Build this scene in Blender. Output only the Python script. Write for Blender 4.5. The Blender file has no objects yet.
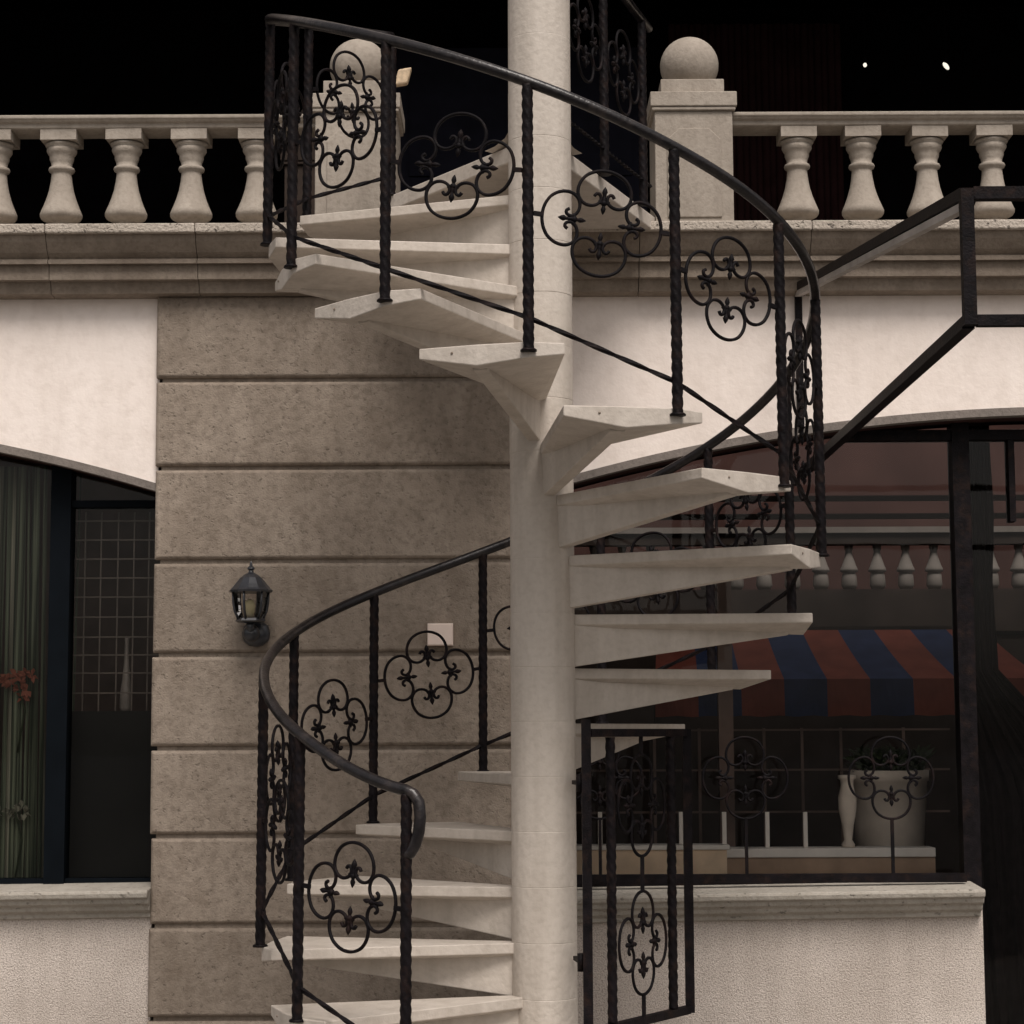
import bpy, math, random
from math import sin, cos, tan, radians, pi, sqrt, atan2
random.seed(11)
scene = bpy.context.scene
COL = scene.collection

# ------------------------------------------------------------------ camera (fitted to the stair helix)
F, D, ZC, PITCH, ROLL, CX = 2023.4, 7.1707, 1.0947, 0.10968, -0.00449, 0.1066
GROUND = -0.38

def at(px, py, Y):
    """world point on the vertical plane y = Y that lies under a photo pixel (used to measure the photo)"""
    u, v = px - 512, py - 512
    cr, sr = cos(ROLL), sin(ROLL)
    u, v = u * cr + v * sr, -u * sr + v * cr
    a, b = u / F, -v / F
    cp, sp = cos(PITCH), sin(PITCH)
    dy, dz = cp - b * sp, sp + b * cp
    s = (Y + D) / dy
    return (a * s - CX, Y, ZC + dz * s)

def X(px, py, Y): return at(px, py, Y)[0]
def Z(px, py, Y): return at(px, py, Y)[2]

cam_d = bpy.data.cameras.new('camera'); cam = bpy.data.objects.new('camera', cam_d); COL.objects.link(cam)
cam.location = (-CX, -D, ZC)
cam_d.sensor_width = 36; cam_d.lens = F * 36 / 1024; cam_d.clip_end = 500; cam_d.clip_start = 0.05
from mathutils import Euler, Matrix, Vector
cam.rotation_euler = (Euler((pi / 2 + PITCH, 0, 0)).to_matrix() @ Matrix.Rotation(ROLL, 3, 'Z')).to_euler()
scene.camera = cam

# ------------------------------------------------------------------ materials
def nodes_mat(name):
    m = bpy.data.materials.new(name); m.use_nodes = True
    nt = m.node_tree
    return m, nt, nt.nodes['Principled BSDF']

def rough_mat(name, c1, c2, c3=None, scale=3.0, fine=60.0, bump=0.2, bump_scale=120.0, rough=0.85,
              pits=None, pitk=.8, warm=0.0, dist=0.01, grain=0.0, streak=0.0, spec=0.3):
    """mottled mineral surface: large stains, fine grain, optional pits and streaks, bumped"""
    m, nt, b = nodes_mat(name)
    N, L = nt.nodes, nt.links
    geo = N.new('ShaderNodeNewGeometry')
    pos = geo.outputs['Position']
    n1 = N.new('ShaderNodeTexNoise'); n1.inputs['Scale'].default_value = scale; n1.inputs['Detail'].default_value = 9; n1.inputs['Roughness'].default_value = .65
    L.new(pos, n1.inputs['Vector'])
    r1 = N.new('ShaderNodeValToRGB'); r1.color_ramp.elements[0].position = .33; r1.color_ramp.elements[1].position = .68
    r1.color_ramp.elements[0].color = (*c1, 1); r1.color_ramp.elements[1].color = (*c2, 1)
    L.new(n1.outputs['Fac'], r1.inputs['Fac'])
    col = r1.outputs['Color']
    n2 = N.new('ShaderNodeTexNoise'); n2.inputs['Scale'].default_value = fine; n2.inputs['Detail'].default_value = 4
    L.new(pos, n2.inputs['Vector'])
    def mul(color, fac, dark, lo, hi, amount):
        rr = N.new('ShaderNodeMapRange'); rr.inputs['From Min'].default_value = lo; rr.inputs['From Max'].default_value = hi
        rr.inputs['To Min'].default_value = amount; rr.inputs['To Max'].default_value = 0
        L.new(fac, rr.inputs['Value'])
        mx = N.new('ShaderNodeMix'); mx.data_type = 'RGBA'
        L.new(rr.outputs['Result'], mx.inputs['Factor']); L.new(color, mx.inputs['A']); mx.inputs['B'].default_value = (*dark, 1)
        return mx.outputs['Result']
    dk = c3 or tuple(v * .55 for v in c1)
    col = mul(col, n2.outputs['Fac'], dk, .3, .55, max(0, .35 + grain))
    if streak:
        mp = N.new('ShaderNodeMapping'); mp.inputs['Scale'].default_value = (14, 14, 1.2); L.new(pos, mp.inputs['Vector'])
        n4 = N.new('ShaderNodeTexNoise'); n4.inputs['Scale'].default_value = 1; n4.inputs['Detail'].default_value = 5; L.new(mp.outputs[0], n4.inputs['Vector'])
        col = mul(col, n4.outputs['Fac'], dk, .36, .56, streak)
    if warm:       # sparse darker and rustier blotches
        n5 = N.new('ShaderNodeTexNoise'); n5.inputs['Scale'].default_value = 7.3; n5.inputs['Detail'].default_value = 3; n5.inputs['Distortion'].default_value = .6; L.new(pos, n5.inputs['Vector'])
        col = mul(col, n5.outputs['Fac'], (c1[0]*.62, c1[1]*.55, c1[2]*.5), .28, .42, warm)
    height = n2.outputs['Fac']
    if pits:
        n3 = N.new('ShaderNodeTexNoise'); n3.inputs['Scale'].default_value = pits; n3.inputs['Detail'].default_value = 2; L.new(pos, n3.inputs['Vector'])
        col = mul(col, n3.outputs['Fac'], tuple(v * .35 for v in c1), .27, .36, pitk)
        rr = N.new('ShaderNodeMapRange'); rr.inputs['From Min'].default_value = .27; rr.inputs['From Max'].default_value = .38; L.new(n3.outputs['Fac'], rr.inputs['Value'])
        ad = N.new('ShaderNodeMath'); ad.operation = 'ADD'; L.new(rr.outputs[0], ad.inputs[0]); L.new(height, ad.inputs[1]); height = ad.outputs[0]
    nb = N.new('ShaderNodeTexNoise'); nb.inputs['Scale'].default_value = bump_scale; nb.inputs['Detail'].default_value = 5; L.new(pos, nb.inputs['Vector'])
    ad2 = N.new('ShaderNodeMath'); ad2.operation = 'ADD'; L.new(nb.outputs['Fac'], ad2.inputs[0]); L.new(height, ad2.inputs[1])
    bp = N.new('ShaderNodeBump'); bp.inputs['Strength'].default_value = bump; bp.inputs['Distance'].default_value = dist
    L.new(ad2.outputs[0], bp.inputs['Height']); L.new(bp.outputs[0], b.inputs['Normal'])
    L.new(col, b.inputs['Base Color'])
    b.inputs['Roughness'].default_value = rough; b.inputs['Specular IOR Level'].default_value = spec
    return m

def plain(name, c, rough=.7, var=.25, scale=8, metallic=0, spec=.4, bump=0.0, bscale=90):
    m, nt, b = nodes_mat(name)
    N, L = nt.nodes, nt.links
    geo = N.new('ShaderNodeNewGeometry')
    n = N.new('ShaderNodeTexNoise'); n.inputs['Scale'].default_value = scale; n.inputs['Detail'].default_value = 6; L.new(geo.outputs['Position'], n.inputs['Vector'])
    r = N.new('ShaderNodeValToRGB'); r.color_ramp.elements[0].position = .3; r.color_ramp.elements[1].position = .7
    r.color_ramp.elements[0].color = (*[v * (1 - var) for v in c], 1); r.color_ramp.elements[1].color = (*[v * (1 + var) for v in c], 1)
    L.new(n.outputs['Fac'], r.inputs['Fac']); L.new(r.outputs['Color'], b.inputs['Base Color'])
    b.inputs['Roughness'].default_value = rough; b.inputs['Metallic'].default_value = metallic; b.inputs['Specular IOR Level'].default_value = spec
    if bump:
        n2 = N.new('ShaderNodeTexNoise'); n2.inputs['Scale'].default_value = bscale; n2.inputs['Detail'].default_value = 4; L.new(geo.outputs['Position'], n2.inputs['Vector'])
        bp = N.new('ShaderNodeBump'); bp.inputs['Strength'].default_value = bump; bp.inputs['Distance'].default_value = .004
        L.new(n2.outputs['Fac'], bp.inputs['Height']); L.new(bp.outputs[0], b.inputs['Normal'])
    return m

def glass_mat(name, tint, refl=1.0, rough=.02):
    m = bpy.data.materials.new(name); m.use_nodes = True
    nt = m.node_tree; N, L = nt.nodes, nt.links
    N.clear()
    out = N.new('ShaderNodeOutputMaterial'); tr = N.new('ShaderNodeBsdfTransparent'); gl = N.new('ShaderNodeBsdfGlossy')
    tr.inputs['Color'].default_value = (*tint, 1); gl.inputs['Roughness'].default_value = rough
    gl.inputs['Color'].default_value = (refl, refl, refl, 1)
    fr = N.new('ShaderNodeFresnel'); fr.inputs['IOR'].default_value = 1.45
    geo = N.new('ShaderNodeNewGeometry'); no = N.new('ShaderNodeTexNoise'); no.inputs['Scale'].default_value = 2.5; L.new(geo.outputs['Position'], no.inputs['Vector'])
    bp = N.new('ShaderNodeBump'); bp.inputs['Strength'].default_value = .05; bp.inputs['Distance'].default_value = .02; L.new(no.outputs['Fac'], bp.inputs['Height']); L.new(bp.outputs[0], gl.inputs['Normal'])
    mx = N.new('ShaderNodeMixShader'); L.new(fr.outputs[0], mx.inputs[0]); L.new(tr.outputs[0], mx.inputs[1]); L.new(gl.outputs[0], mx.inputs[2])
    L.new(mx.outputs[0], out.inputs['Surface'])
    return m

def emit_mat(name, c, s):
    m, nt, b = nodes_mat(name)
    b.inputs['Base Color'].default_value = (*c, 1); b.inputs['Emission Color'].default_value = (*c, 1); b.inputs['Emission Strength'].default_value = s
    return m

M = {}
M['paint'] = rough_mat('white_painted_concrete', (.49, .44, .385), (.56, .508, .452), (.26, .22, .18), scale=1.3, fine=45, bump=.32, bump_scale=46, rough=.6, streak=.24, grain=-.17, dist=.006)
for nm, tn in (('stone', 1.0), ('stone_pale', 1.08), ('stone_dark', .91)):
  M[nm] = rough_mat('volcanic_'+nm, tuple(v*tn for v in (.225, .184, .146)), tuple(v*tn for v in (.315, .264, .215)), (.115, .088, .068), scale=4.2, fine=38, bump=.42, bump_scale=130, pits=62, grain=.08, pitk=.42, warm=.2, dist=.008, streak=.2)
M['white'] = rough_mat('white_limewash', (.80, .715, .655), (.87, .79, .735), (.58, .50, .44), scale=1.3, fine=22, bump=.25, bump_scale=60, rough=.9, streak=.14, grain=-.12, dist=.006)
M['stucco'] = rough_mat('rough_cast_stucco', (.50, .44, .39), (.68, .61, .555), (.25, .21, .18), scale=1.8, fine=150, bump=.55, bump_scale=210, rough=.95, grain=.45, dist=.012, streak=.12)
M['cast'] = rough_mat('cast_stone', (.315, .275, .232), (.385, .34, .29), (.19, .16, .13), scale=4, fine=50, bump=.3, bump_scale=110, rough=.85, streak=.25, dist=.006)
M['cornice'] = rough_mat('weathered_cornice_stone', (.20, .162, .128), (.28, .235, .19), (.12, .092, .07), scale=4, fine=60, bump=.35, bump_scale=120, streak=.35, dist=.006)
M['ledge'] = rough_mat('pitted_ledge_stone', (.38, .335, .285), (.49, .435, .375), (.18, .15, .12), scale=6, fine=70, bump=.7, bump_scale=90, pits=45, dist=.01)
M['arch'] = rough_mat('grey_arch_edge', (.16, .14, .125), (.22, .19, .17), None, scale=6, fine=60)
M['iron'] = plain('black_wrought_iron', (.0065, .0052, .0062), rough=.5, var=.5, scale=30, spec=.09, bump=.4, bscale=160)
def iron_mix(m, c, k):
    nt = m.node_tree; N, L = nt.nodes, nt.links; b = N['Principled BSDF']
    src = b.inputs['Base Color'].links[0].from_socket
    geo = N.new('ShaderNodeNewGeometry'); n = N.new('ShaderNodeTexNoise'); n.inputs['Scale'].default_value = 17; n.inputs['Detail'].default_value = 8; n.inputs['Roughness'].default_value = .7
    L.new(geo.outputs['Position'], n.inputs['Vector'])
    r = N.new('ShaderNodeMapRange'); r.inputs['From Min'].default_value = .5; r.inputs['From Max'].default_value = .72; r.inputs['To Max'].default_value = k; L.new(n.outputs['Fac'], r.inputs['Value'])
    mx = N.new('ShaderNodeMix'); mx.data_type = 'RGBA'; L.new(r.outputs[0], mx.inputs['Factor']); L.new(src, mx.inputs['A']); mx.inputs['B'].default_value = (*c, 1)
    L.new(mx.outputs['Result'], b.inputs['Base Color'])
iron_mix(M['iron'], (.030, .017, .013), .75)
M['rail'] = plain('worn_black_handrail', (.010, .0085, .0095), rough=.28, var=.5, scale=26, spec=.38, bump=.35, bscale=110)
M['iron_thin'] = plain('black_scroll_iron', (.0045, .0035, .0045), rough=.65, var=.4, scale=40, spec=.12)
iron_mix(M['rail'], (.05, .04, .036), .7); iron_mix(M['iron_thin'], (.026, .014, .012), .7)
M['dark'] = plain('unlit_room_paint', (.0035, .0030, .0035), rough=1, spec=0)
M['dark_blue'] = plain('dark_door_paint', (.012, .012, .020), rough=.8, spec=.1)
M['dark_red'] = plain('dark_curtain_cloth', (.022, .010, .010), rough=1, spec=0)
M['frame'] = plain('blue_black_frame_paint', (.0035, .0052, .0075), rough=.6, spec=.05)
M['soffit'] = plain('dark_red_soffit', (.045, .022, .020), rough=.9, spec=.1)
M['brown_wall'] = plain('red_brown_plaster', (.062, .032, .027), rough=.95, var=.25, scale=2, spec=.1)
M['back_dark'] = plain('dark_backdrop_brown', (.040, .030, .025), rough=.95, spec=.1, var=.4, scale=3)
M['refl_white'] = plain('reflected_pale_stone', (.23, .205, .18), rough=.9, var=.15)
M['tan_dark'] = plain('brown_reflected_dim', (.42, .29, .20), rough=.9, var=.2)  # dimmer stretch of the street reflection, put into the colour
M['coping'] = plain('white_reflected_band', (.86, .80, .72), rough=.8, var=.1)  # white band of the street reflection, brightness put into the colour
M['tan'] = plain('tan_reflected_sunlight', (.86, .65, .45), rough=.9, var=.15)  # sunlit street reflection, its brightness put into the colour
M['awn_red'] = plain('awning_red_cloth', (.20, .055, .036), rough=.95, var=.15, spec=.1)
M['awn_blue'] = plain('awning_blue_cloth', (.024, .038, .088), rough=.95, var=.15, spec=.1)
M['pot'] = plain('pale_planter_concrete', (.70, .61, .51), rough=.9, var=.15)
M['leaf'] = plain('dark_leaf', (.028, .04, .016), rough=.7, var=.5, scale=12)
def reed_mat(name, c1, c2):
    m, nt, b = nodes_mat(name); N, L = nt.nodes, nt.links
    geo = N.new('ShaderNodeNewGeometry'); mp = N.new('ShaderNodeMapping'); mp.inputs['Scale'].default_value = (75, 40, .9); L.new(geo.outputs['Position'], mp.inputs['Vector'])
    n = N.new('ShaderNodeTexNoise'); n.inputs['Scale'].default_value = 1; n.inputs['Detail'].default_value = 4; L.new(mp.outputs[0], n.inputs['Vector'])
    r = N.new('ShaderNodeValToRGB'); r.color_ramp.elements[0].position = .38; r.color_ramp.elements[1].position = .66
    r.color_ramp.elements[0].color = (*c1, 1); r.color_ramp.elements[1].color = (*c2, 1)
    L.new(n.outputs['Fac'], r.inputs['Fac']); L.new(r.outputs['Color'], b.inputs['Base Color']); b.inputs['Roughness'].default_value = .9; b.inputs['Specular IOR Level'].default_value = .15
    return m
M['reed'] = reed_mat('grey_green_reed', (.018, .025, .015), (.19, .215, .145))
M['reed_pale'] = reed_mat('pale_reed', (.07, .07, .05), (.36, .35, .26))
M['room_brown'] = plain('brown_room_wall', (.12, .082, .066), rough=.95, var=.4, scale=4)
M['grille'] = plain('dull_grille_metal', (.15, .12, .095), rough=.7)
M['panel'] = plain('dark_grey_panel', (.013, .013, .011), rough=.6, spec=.15, var=.3, scale=3)
M['sill'] = rough_mat('painted_sill', (.31, .285, .245), (.40, .37, .325), (.20, .17, .135), scale=5, fine=50, bump=.3, pits=40)
M['flower'] = plain('orange_petals', (.26, .085, .05), rough=.8)
M['curtain'] = plain('dark_brown_curtain', (.010, .007, .0068), rough=1, spec=.05, var=.4, scale=25)
M['bottle'] = plain('pale_bottle_ceramic', (.30, .26, .22), rough=.5)
M['paper'] = plain('pinkish_white_plate', (.72, .60, .53), rough=.7, var=.08)
M['lamp_iron'] = plain('slate_black_lamp_metal', (.022, .024, .030), rough=.28, spec=.6, var=.3, scale=40)
M['bulb'] = plain('cream_lamp_bulb', (.75, .68, .42), rough=.35, var=.05)
M['glow'] = emit_mat('lit_bulb', (1, .93, .8), 1.0)
M['fitting'] = plain('pale_yellow_fitting', (.55, .42, .28), rough=.6, var=.3, scale=40)
M['glass'] = glass_mat('window_glass', (.96, .96, .96), .5)
M['lamp_glass'] = glass_mat('lamp_glass', (.82, .80, .78), .9)
M['strip'] = plain('bleached_strip_paint', (.34, .31, .285), rough=.8)
M['pavement'] = rough_mat('worn_pavement', (.20, .18, .16), (.28, .255, .23), None, scale=2, fine=40, bump=.4)
M['asphalt'] = rough_mat('asphalt', (.045, .044, .043), (.06, .058, .056), None, scale=2, fine=120, bump=.5)

# ------------------------------------------------------------------ mesh builder
class MB:
    def __init__(s): s.v, s.f, s.mi, s.sm = [], [], [], []
    def face(s, idx, mi=0, smooth=False): s.f.append(tuple(idx)); s.mi.append(mi); s.sm.append(smooth)
    def add(s, vs): n = len(s.v); s.v += [tuple(v) for v in vs]; return n
    def box(s, x0, x1, y0, y1, z0, z1, mi=0):
        if x1 < x0: x0, x1 = x1, x0
        if y1 < y0: y0, y1 = y1, y0
        if z1 < z0: z0, z1 = z1, z0
        n = s.add([(x0,y0,z0),(x1,y0,z0),(x1,y1,z0),(x0,y1,z0),(x0,y0,z1),(x1,y0,z1),(x1,y1,z1),(x0,y1,z1)])
        for q in ((3,2,1,0),(4,5,6,7),(0,1,5,4),(1,2,6,5),(2,3,7,6),(3,0,4,7)): s.face([n + i for i in q], mi)
        return s
    def cbox(s, x0, x1, y0, y1, z0, z1, c=.008, mi=0):
        """box whose four front edges (towards -y) are chamfered"""
        n = s.add([(x0,y1,z0),(x1,y1,z0),(x1,y1,z1),(x0,y1,z1),
                   (x0,y0+c,z0),(x1,y0+c,z0),(x1,y0+c,z1),(x0,y0+c,z1),
                   (x0+c,y0,z0+c),(x1-c,y0,z0+c),(x1-c,y0,z1-c),(x0+c,y0,z1-c)])
        for q in ((3,2,1,0),(0,1,5,4),(1,2,6,5),(2,3,7,6),(3,0,4,7),(4,5,9,8),(5,6,10,9),(6,7,11,10),(7,4,8,11),(8,9,10,11)):
            s.face([n + i for i in q], mi)
        return s
    def prism(s, poly, z0, z1, mi=0):
        k = len(poly)
        n = s.add([(x, y, z0) for x, y in poly] + [(x, y, z1) for x, y in poly])
        s.face([n + i for i in range(k)][::-1], mi); s.face([n + k + i for i in range(k)], mi)
        for i in range(k):
            j = (i + 1) % k; s.face((n + i, n + j, n + k + j, n + k + i), mi)
        return s
    def prism_xz(s, poly, y0, y1, mi=0):
        k = len(poly)
        n = s.add([(x, y0, z) for x, z in poly] + [(x, y1, z) for x, z in poly])
        s.face([n + i for i in range(k)], mi); s.face([n + k + i for i in range(k)][::-1], mi)
        for i in range(k):
            j = (i + 1) % k; s.face((n + j, n + i, n + k + i, n + k + j), mi)
        return s
    def extrude_x(s, prof, x0, x1, mi=0):
        """closed profile of (y, z) swept along x"""
        k = len(prof)
        n = s.add([(x0, y, z) for y, z in prof] + [(x1, y, z) for y, z in prof])
        s.face([n + i for i in range(k)][::-1], mi); s.face([n + k + i for i in range(k)], mi)
        for i in range(k):
            j = (i + 1) % k; s.face((n + i, n + j, n + k + j, n + k + i), mi)
        return s
    def lathe(s, prof, c=(0,0,0), seg=32, a0=0, a1=2*pi, mi=0, smooth=True, cap=True):
        full = abs(a1 - a0 - 2*pi) < 1e-6
        cols = seg if full else seg + 1
        n = s.add([(c[0] + r * cos(a0 + (a1-a0)*i/seg), c[1] + r * sin(a0 + (a1-a0)*i/seg), c[2] + z) for r, z in prof for i in range(cols)])
        for j in range(len(prof) - 1):
            for i in range(seg):
                i2 = (i + 1) % cols
                s.face((n + j*cols + i, n + j*cols + i2, n + (j+1)*cols + i2, n + (j+1)*cols + i), mi, smooth)
        if cap and full:
            s.face([n + i for i in range(cols)][::-1], mi); s.face([n + (len(prof)-1)*cols + i for i in range(cols)], mi)
        return s
    def tube(s, pts, r, seg=8, mi=0, closed=False, smooth=True, rv=None, twist=0.0, square=False, flat=1.0, lobes=0.0):
        P = [Vector(p) for p in pts]; k = len(P)
        rings = []
        up = None
        ang = 0
        for i in range(k):
            if closed: t = P[(i+1) % k] - P[i-1]
            else: t = P[min(i+1, k-1)] - P[max(i-1, 0)]
            t.normalize()
            if up is None:
                up = Vector((0,0,1)) if abs(t.z) < .9 else Vector((1,0,0))
            side = t.cross(up); side.normalize(); nrm = side.cross(t); nrm.normalize(); up = nrm
            if i: ang += twist * (P[i] - P[i-1]).length
            rr0 = r * (rv[i] if rv else 1)
            ring = []
            for q in range(seg):
                a = 2*pi*q/seg + (0 if lobes else ang) + (pi/4 if square else 0)
                rr = rr0 * (1 + lobes*cos(4*(a - ang)))
                ring.append(P[i] + side * (rr * cos(a)) + nrm * (rr * flat * sin(a)))
            rings.append(s.add(ring))
        rng = range(k) if closed else range(k-1)
        for i in rng:
            a, b = rings[i], rings[(i+1) % k]
            for q in range(seg):
                q2 = (q+1) % seg
                s.face((a+q, a+q2, b+q2, b+q), mi, smooth)
        if not closed:
            s.face([rings[0]+q for q in range(seg)][::-1], mi); s.face([rings[-1]+q for q in range(seg)], mi)
        return s
    def bar(s, p, q, w, h=None, mi=0):
        """rectangular bar from p to q"""
        h = h or w
        p, q = Vector(p), Vector(q); t = (q-p).normalized()
        up = Vector((0,0,1)) if abs(t.z) < .95 else Vector((0,1,0))
        sd = t.cross(up).normalized(); nm = sd.cross(t)
        n = s.add([c + sd*(w/2*a) + nm*(h/2*b) for c in (p, q) for a, b in ((-1,-1),(1,-1),(1,1),(-1,1))])
        for f in ((3,2,1,0),(4,5,6,7),(0,1,5,4),(1,2,6,5),(2,3,7,6),(3,0,4,7)): s.face([n+i for i in f], mi)
        return s
    def sphere(s, c, r, seg=24, rings=14, sz=1.0, mi=0):
        prof = [(r*sin(pi*i/rings), -r*sz*cos(pi*i/rings)) for i in range(rings+1)]
        prof[0] = (r*.004, prof[0][1]); prof[-1] = (r*.004, prof[-1][1])
        return s.lathe(prof, c, seg, mi=mi)
    def blade(s, p, q, w, mi=0):
        """a small leaf-shaped face"""
        p, q = Vector(p), Vector(q); t = q-p
        sd = t.cross(Vector((random.uniform(-1,1), random.uniform(-1,1), random.uniform(-1,1)))).normalized()*w
        m = p + t*.5 + Vector((0,0,w*.4))
        n = s.add([p, m+sd, q, m-sd]); s.face((n, n+1, n+2, n+3), mi)
        return s
    def mesh(s, name, mats, origin=(0,0,0)):
        me = bpy.data.meshes.new(name)
        ox, oy, oz = origin
        me.from_pydata([(x-ox, y-oy, z-oz) for x, y, z in s.v], [], s.f)
        for m in (mats if isinstance(mats, (list, tuple)) else [mats]): me.materials.append(m)
        me.polygons.foreach_set('material_index', s.mi); me.polygons.foreach_set('use_smooth', s.sm)
        me.update()
        return me

def bevel(o, w, seg=2, ang=35):
    b = o.modifiers.new('bevel', 'BEVEL'); b.width = w; b.segments = seg; b.limit_method = 'ANGLE'; b.angle_limit = radians(ang)
    return o

ORIG = {}
def worigin(o):
    x = y = z = 0
    while o is not None:
        x += o.location.x; y += o.location.y; z += o.location.z; o = o.parent
    return (x, y, z)

def obj(name, mb, mat, parent=None, loc=None):
    """link a builder as one mesh object; its vertices are world coordinates"""
    base = worigin(parent) if parent else (0,0,0)
    if loc is None and parent is None:
        xs = [v[0] for v in mb.v]; ys = [v[1] for v in mb.v]; zs = [v[2] for v in mb.v]
        loc = ((min(xs)+max(xs))/2, (min(ys)+max(ys))/2, min(zs))
    o_at = loc if loc is not None else base
    o = bpy.data.objects.new(name, mb.mesh(name, mat, o_at)); COL.objects.link(o)
    o.parent = parent
    o.location = tuple(o_at[i]-base[i] for i in range(3))
    return o

def tag(o, label, cat, group=None):
    o['label'] = label; o['category'] = cat
    if group: o['group'] = group
    return o

def thing(name, label, cat, loc=(0,0,0), group=None):
    o = bpy.data.objects.new(name, None); COL.objects.link(o); o.location = loc; o.empty_display_size = .2
    return tag(o, label, cat, group)

def part_label(o, label): o['label'] = label; return o

# ------------------------------------------------------------------ ground
g = MB(); g.add([(-150,-150,-.53),(150,-150,-.53),(150,150,-.53),(-150,150,-.53)]); g.face((0,1,2,3))
o = obj('road', g, M['asphalt']); o['kind'] = 'structure'
g = MB(); g.box(-14, 14, -3.2, 1.30, -.60, GROUND); o = obj('pavement', g, M['pavement']); o['kind'] = 'structure'
for i in range(1): pass
g = MB(); g.box(-14, 14, -3.36, -3.202, -.60, GROUND+.004); o = obj('kerb', g, M['cornice']); o['kind'] = 'structure'; bevel(o, .015)

# ------------------------------------------------------------------ spiral staircase
H, RP, STEP, TH0, RC = 0.19, 0.9791, radians(28.054), radians(26.431), 0.114
TOP = .025                       # tread surface above the foot of its post
def th(k): return TH0 + k*STEP
def pol(r, t, z): return (-r*sin(t), -r*cos(t), z)
def plan(k, a, b, z):            # a radial, b towards the next step
    t = th(k); return (-a*sin(t) - b*cos(t), -a*cos(t) + b*sin(t), z)

stair = thing('spiral_staircase', 'white concrete spiral staircase with black wrought iron railing winding round a round column', 'staircase', (0,0,GROUND))

c = MB(); z = GROUND
while z < 5.2:
    e_ = random.uniform(-.0006, .0006)
    c.lathe([(RC-.0009, z), (RC+e_, z+.002)], (0,0,0), 64, cap=False)
    c.lathe([(RC+e_, z+.002), (RC+e_, z+H-.002)], (0,0,0), 64, cap=False)
    c.lathe([(RC+e_, z+H-.002), (RC-.0009, z+H)], (0,0,0), 64, cap=False)
    z += H
obj('column', c, M['paint'], stair)

def tread_mesh():
    s = MB()
    ang0, ang1 = radians(-6.5), radians(21.8)
    inner = [(RC*.9*cos(a), RC*.9*sin(a)) for a in (ang0*1.0, (ang0+ang1)/2, ang1)]
    in_w = [(RC-.012, -.022), (RC-.012, .016), (RC-.012, .052)]
    out = [(.946, -.112), (.978, 0.0), (.945, .165), (.885, .352)]
    tops = [(in_w[0], .036), (out[0], .036), (out[1], .050), (out[2], .068), (out[3], .034), (in_w[2], .036), (in_w[1], .05)]
    n = s.add([(a, -b, 0) for (a, b), d in tops] + [(a, -b, -d) for (a, b), d in tops])
    k = len(tops)
    s.face([n+i for i in range(k)][::-1])
    # underside: split along the rib line from outer point 3 to the inner point 6
    s.face([n+k+i for i in (0,1,2,3,6)]); s.face([n+k+i for i in (6,3,4,5)])
    for i in range(k):
        j = (i+1) % k; s.face((n+j, n+k+j, n+k+i, n+i)[::-1])
    return s
def rib_mesh():
    s = MB()
    w0, w1 = .026, .030
    pts = []
    a0, b0, a1, b1 = RC-.02, .020, .88, .158
    L = sqrt((a1-a0)**2 + (b1-b0)**2); nx, ny = -(b1-b0)/L, (a1-a0)/L
    top = -.03
    V = []
    for a, b, d, w in ((a0,b0,.186,w0),(a1,b1,.070,w1)):
        for sgn in (-1, 1):
            aa, bb = a + nx*w*sgn, b + ny*w*sgn
            V.append((aa, -bb, top)); V.append((aa - 0, -(bb - ny*w*sgn*.18), -d))
    n = s.add(V)
    for q in ((0,1,5,4),(2,6,7,3),(1,3,7,5),(0,2,3,1),(4,5,7,6),(0,4,6,2)): s.face([n+i for i in q])
    return s
TOPS = {8:-.004, 9:.014, 10:.03, 11:.026, 12:.031, 13:.034, 14:.027, 15:.004, 16:.008}
def tread_top(k): return TOPS.get(k, -.004 if k > 1 else .006)
tm = tread_mesh().mesh('tread', M['paint']); rm = rib_mesh().mesh('support_rib', M['paint'])
import bmesh
for me in (tm, rm):
    bm = bmesh.new(); bm.from_mesh(me); bmesh.ops.recalc_face_normals(bm, faces=bm.faces)
    bmesh.ops.bevel(bm, geom=[e for e in bm.edges if len(e.link_faces)==2 and e.calc_face_angle(0) > .5], offset=.0035, segments=2, affect='EDGES', profile=.5)
    bm.to_mesh(me); bm.free()
bo = MB(); bo.lathe([(.0042,0),(.0042,.002),(.002,.0035)], (0,0,0), 10)
f_ = .42; bx_, by_ = .945+(.885-.945)*f_, -(.165+(.352-.165)*f_)
na = atan2(-(.945-.885), .352-.165)
bo.v = [(bx_+z*cos(na), by_+y+z*sin(na), x-.022) for x, y, z in bo.v]
bom = bo.mesh('bolt', M['cornice'])
for k in range(-1, 17):
    t = th(k)
    o = bpy.data.objects.new('tread', tm); COL.objects.link(o); o.parent = stair
    o.location = (0, 0, k*H + tread_top(k) - GROUND + random.uniform(-.0025, .0025)); o.rotation_euler = (random.uniform(-.004,.004), random.uniform(-.003,.003), atan2(-cos(t), -sin(t)))
    b_o = bpy.data.objects.new('bolt', bom); COL.objects.link(b_o); b_o.parent = o
    r = bpy.data.objects.new('support_rib', rm); COL.objects.link(r); r.parent = o

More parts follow.
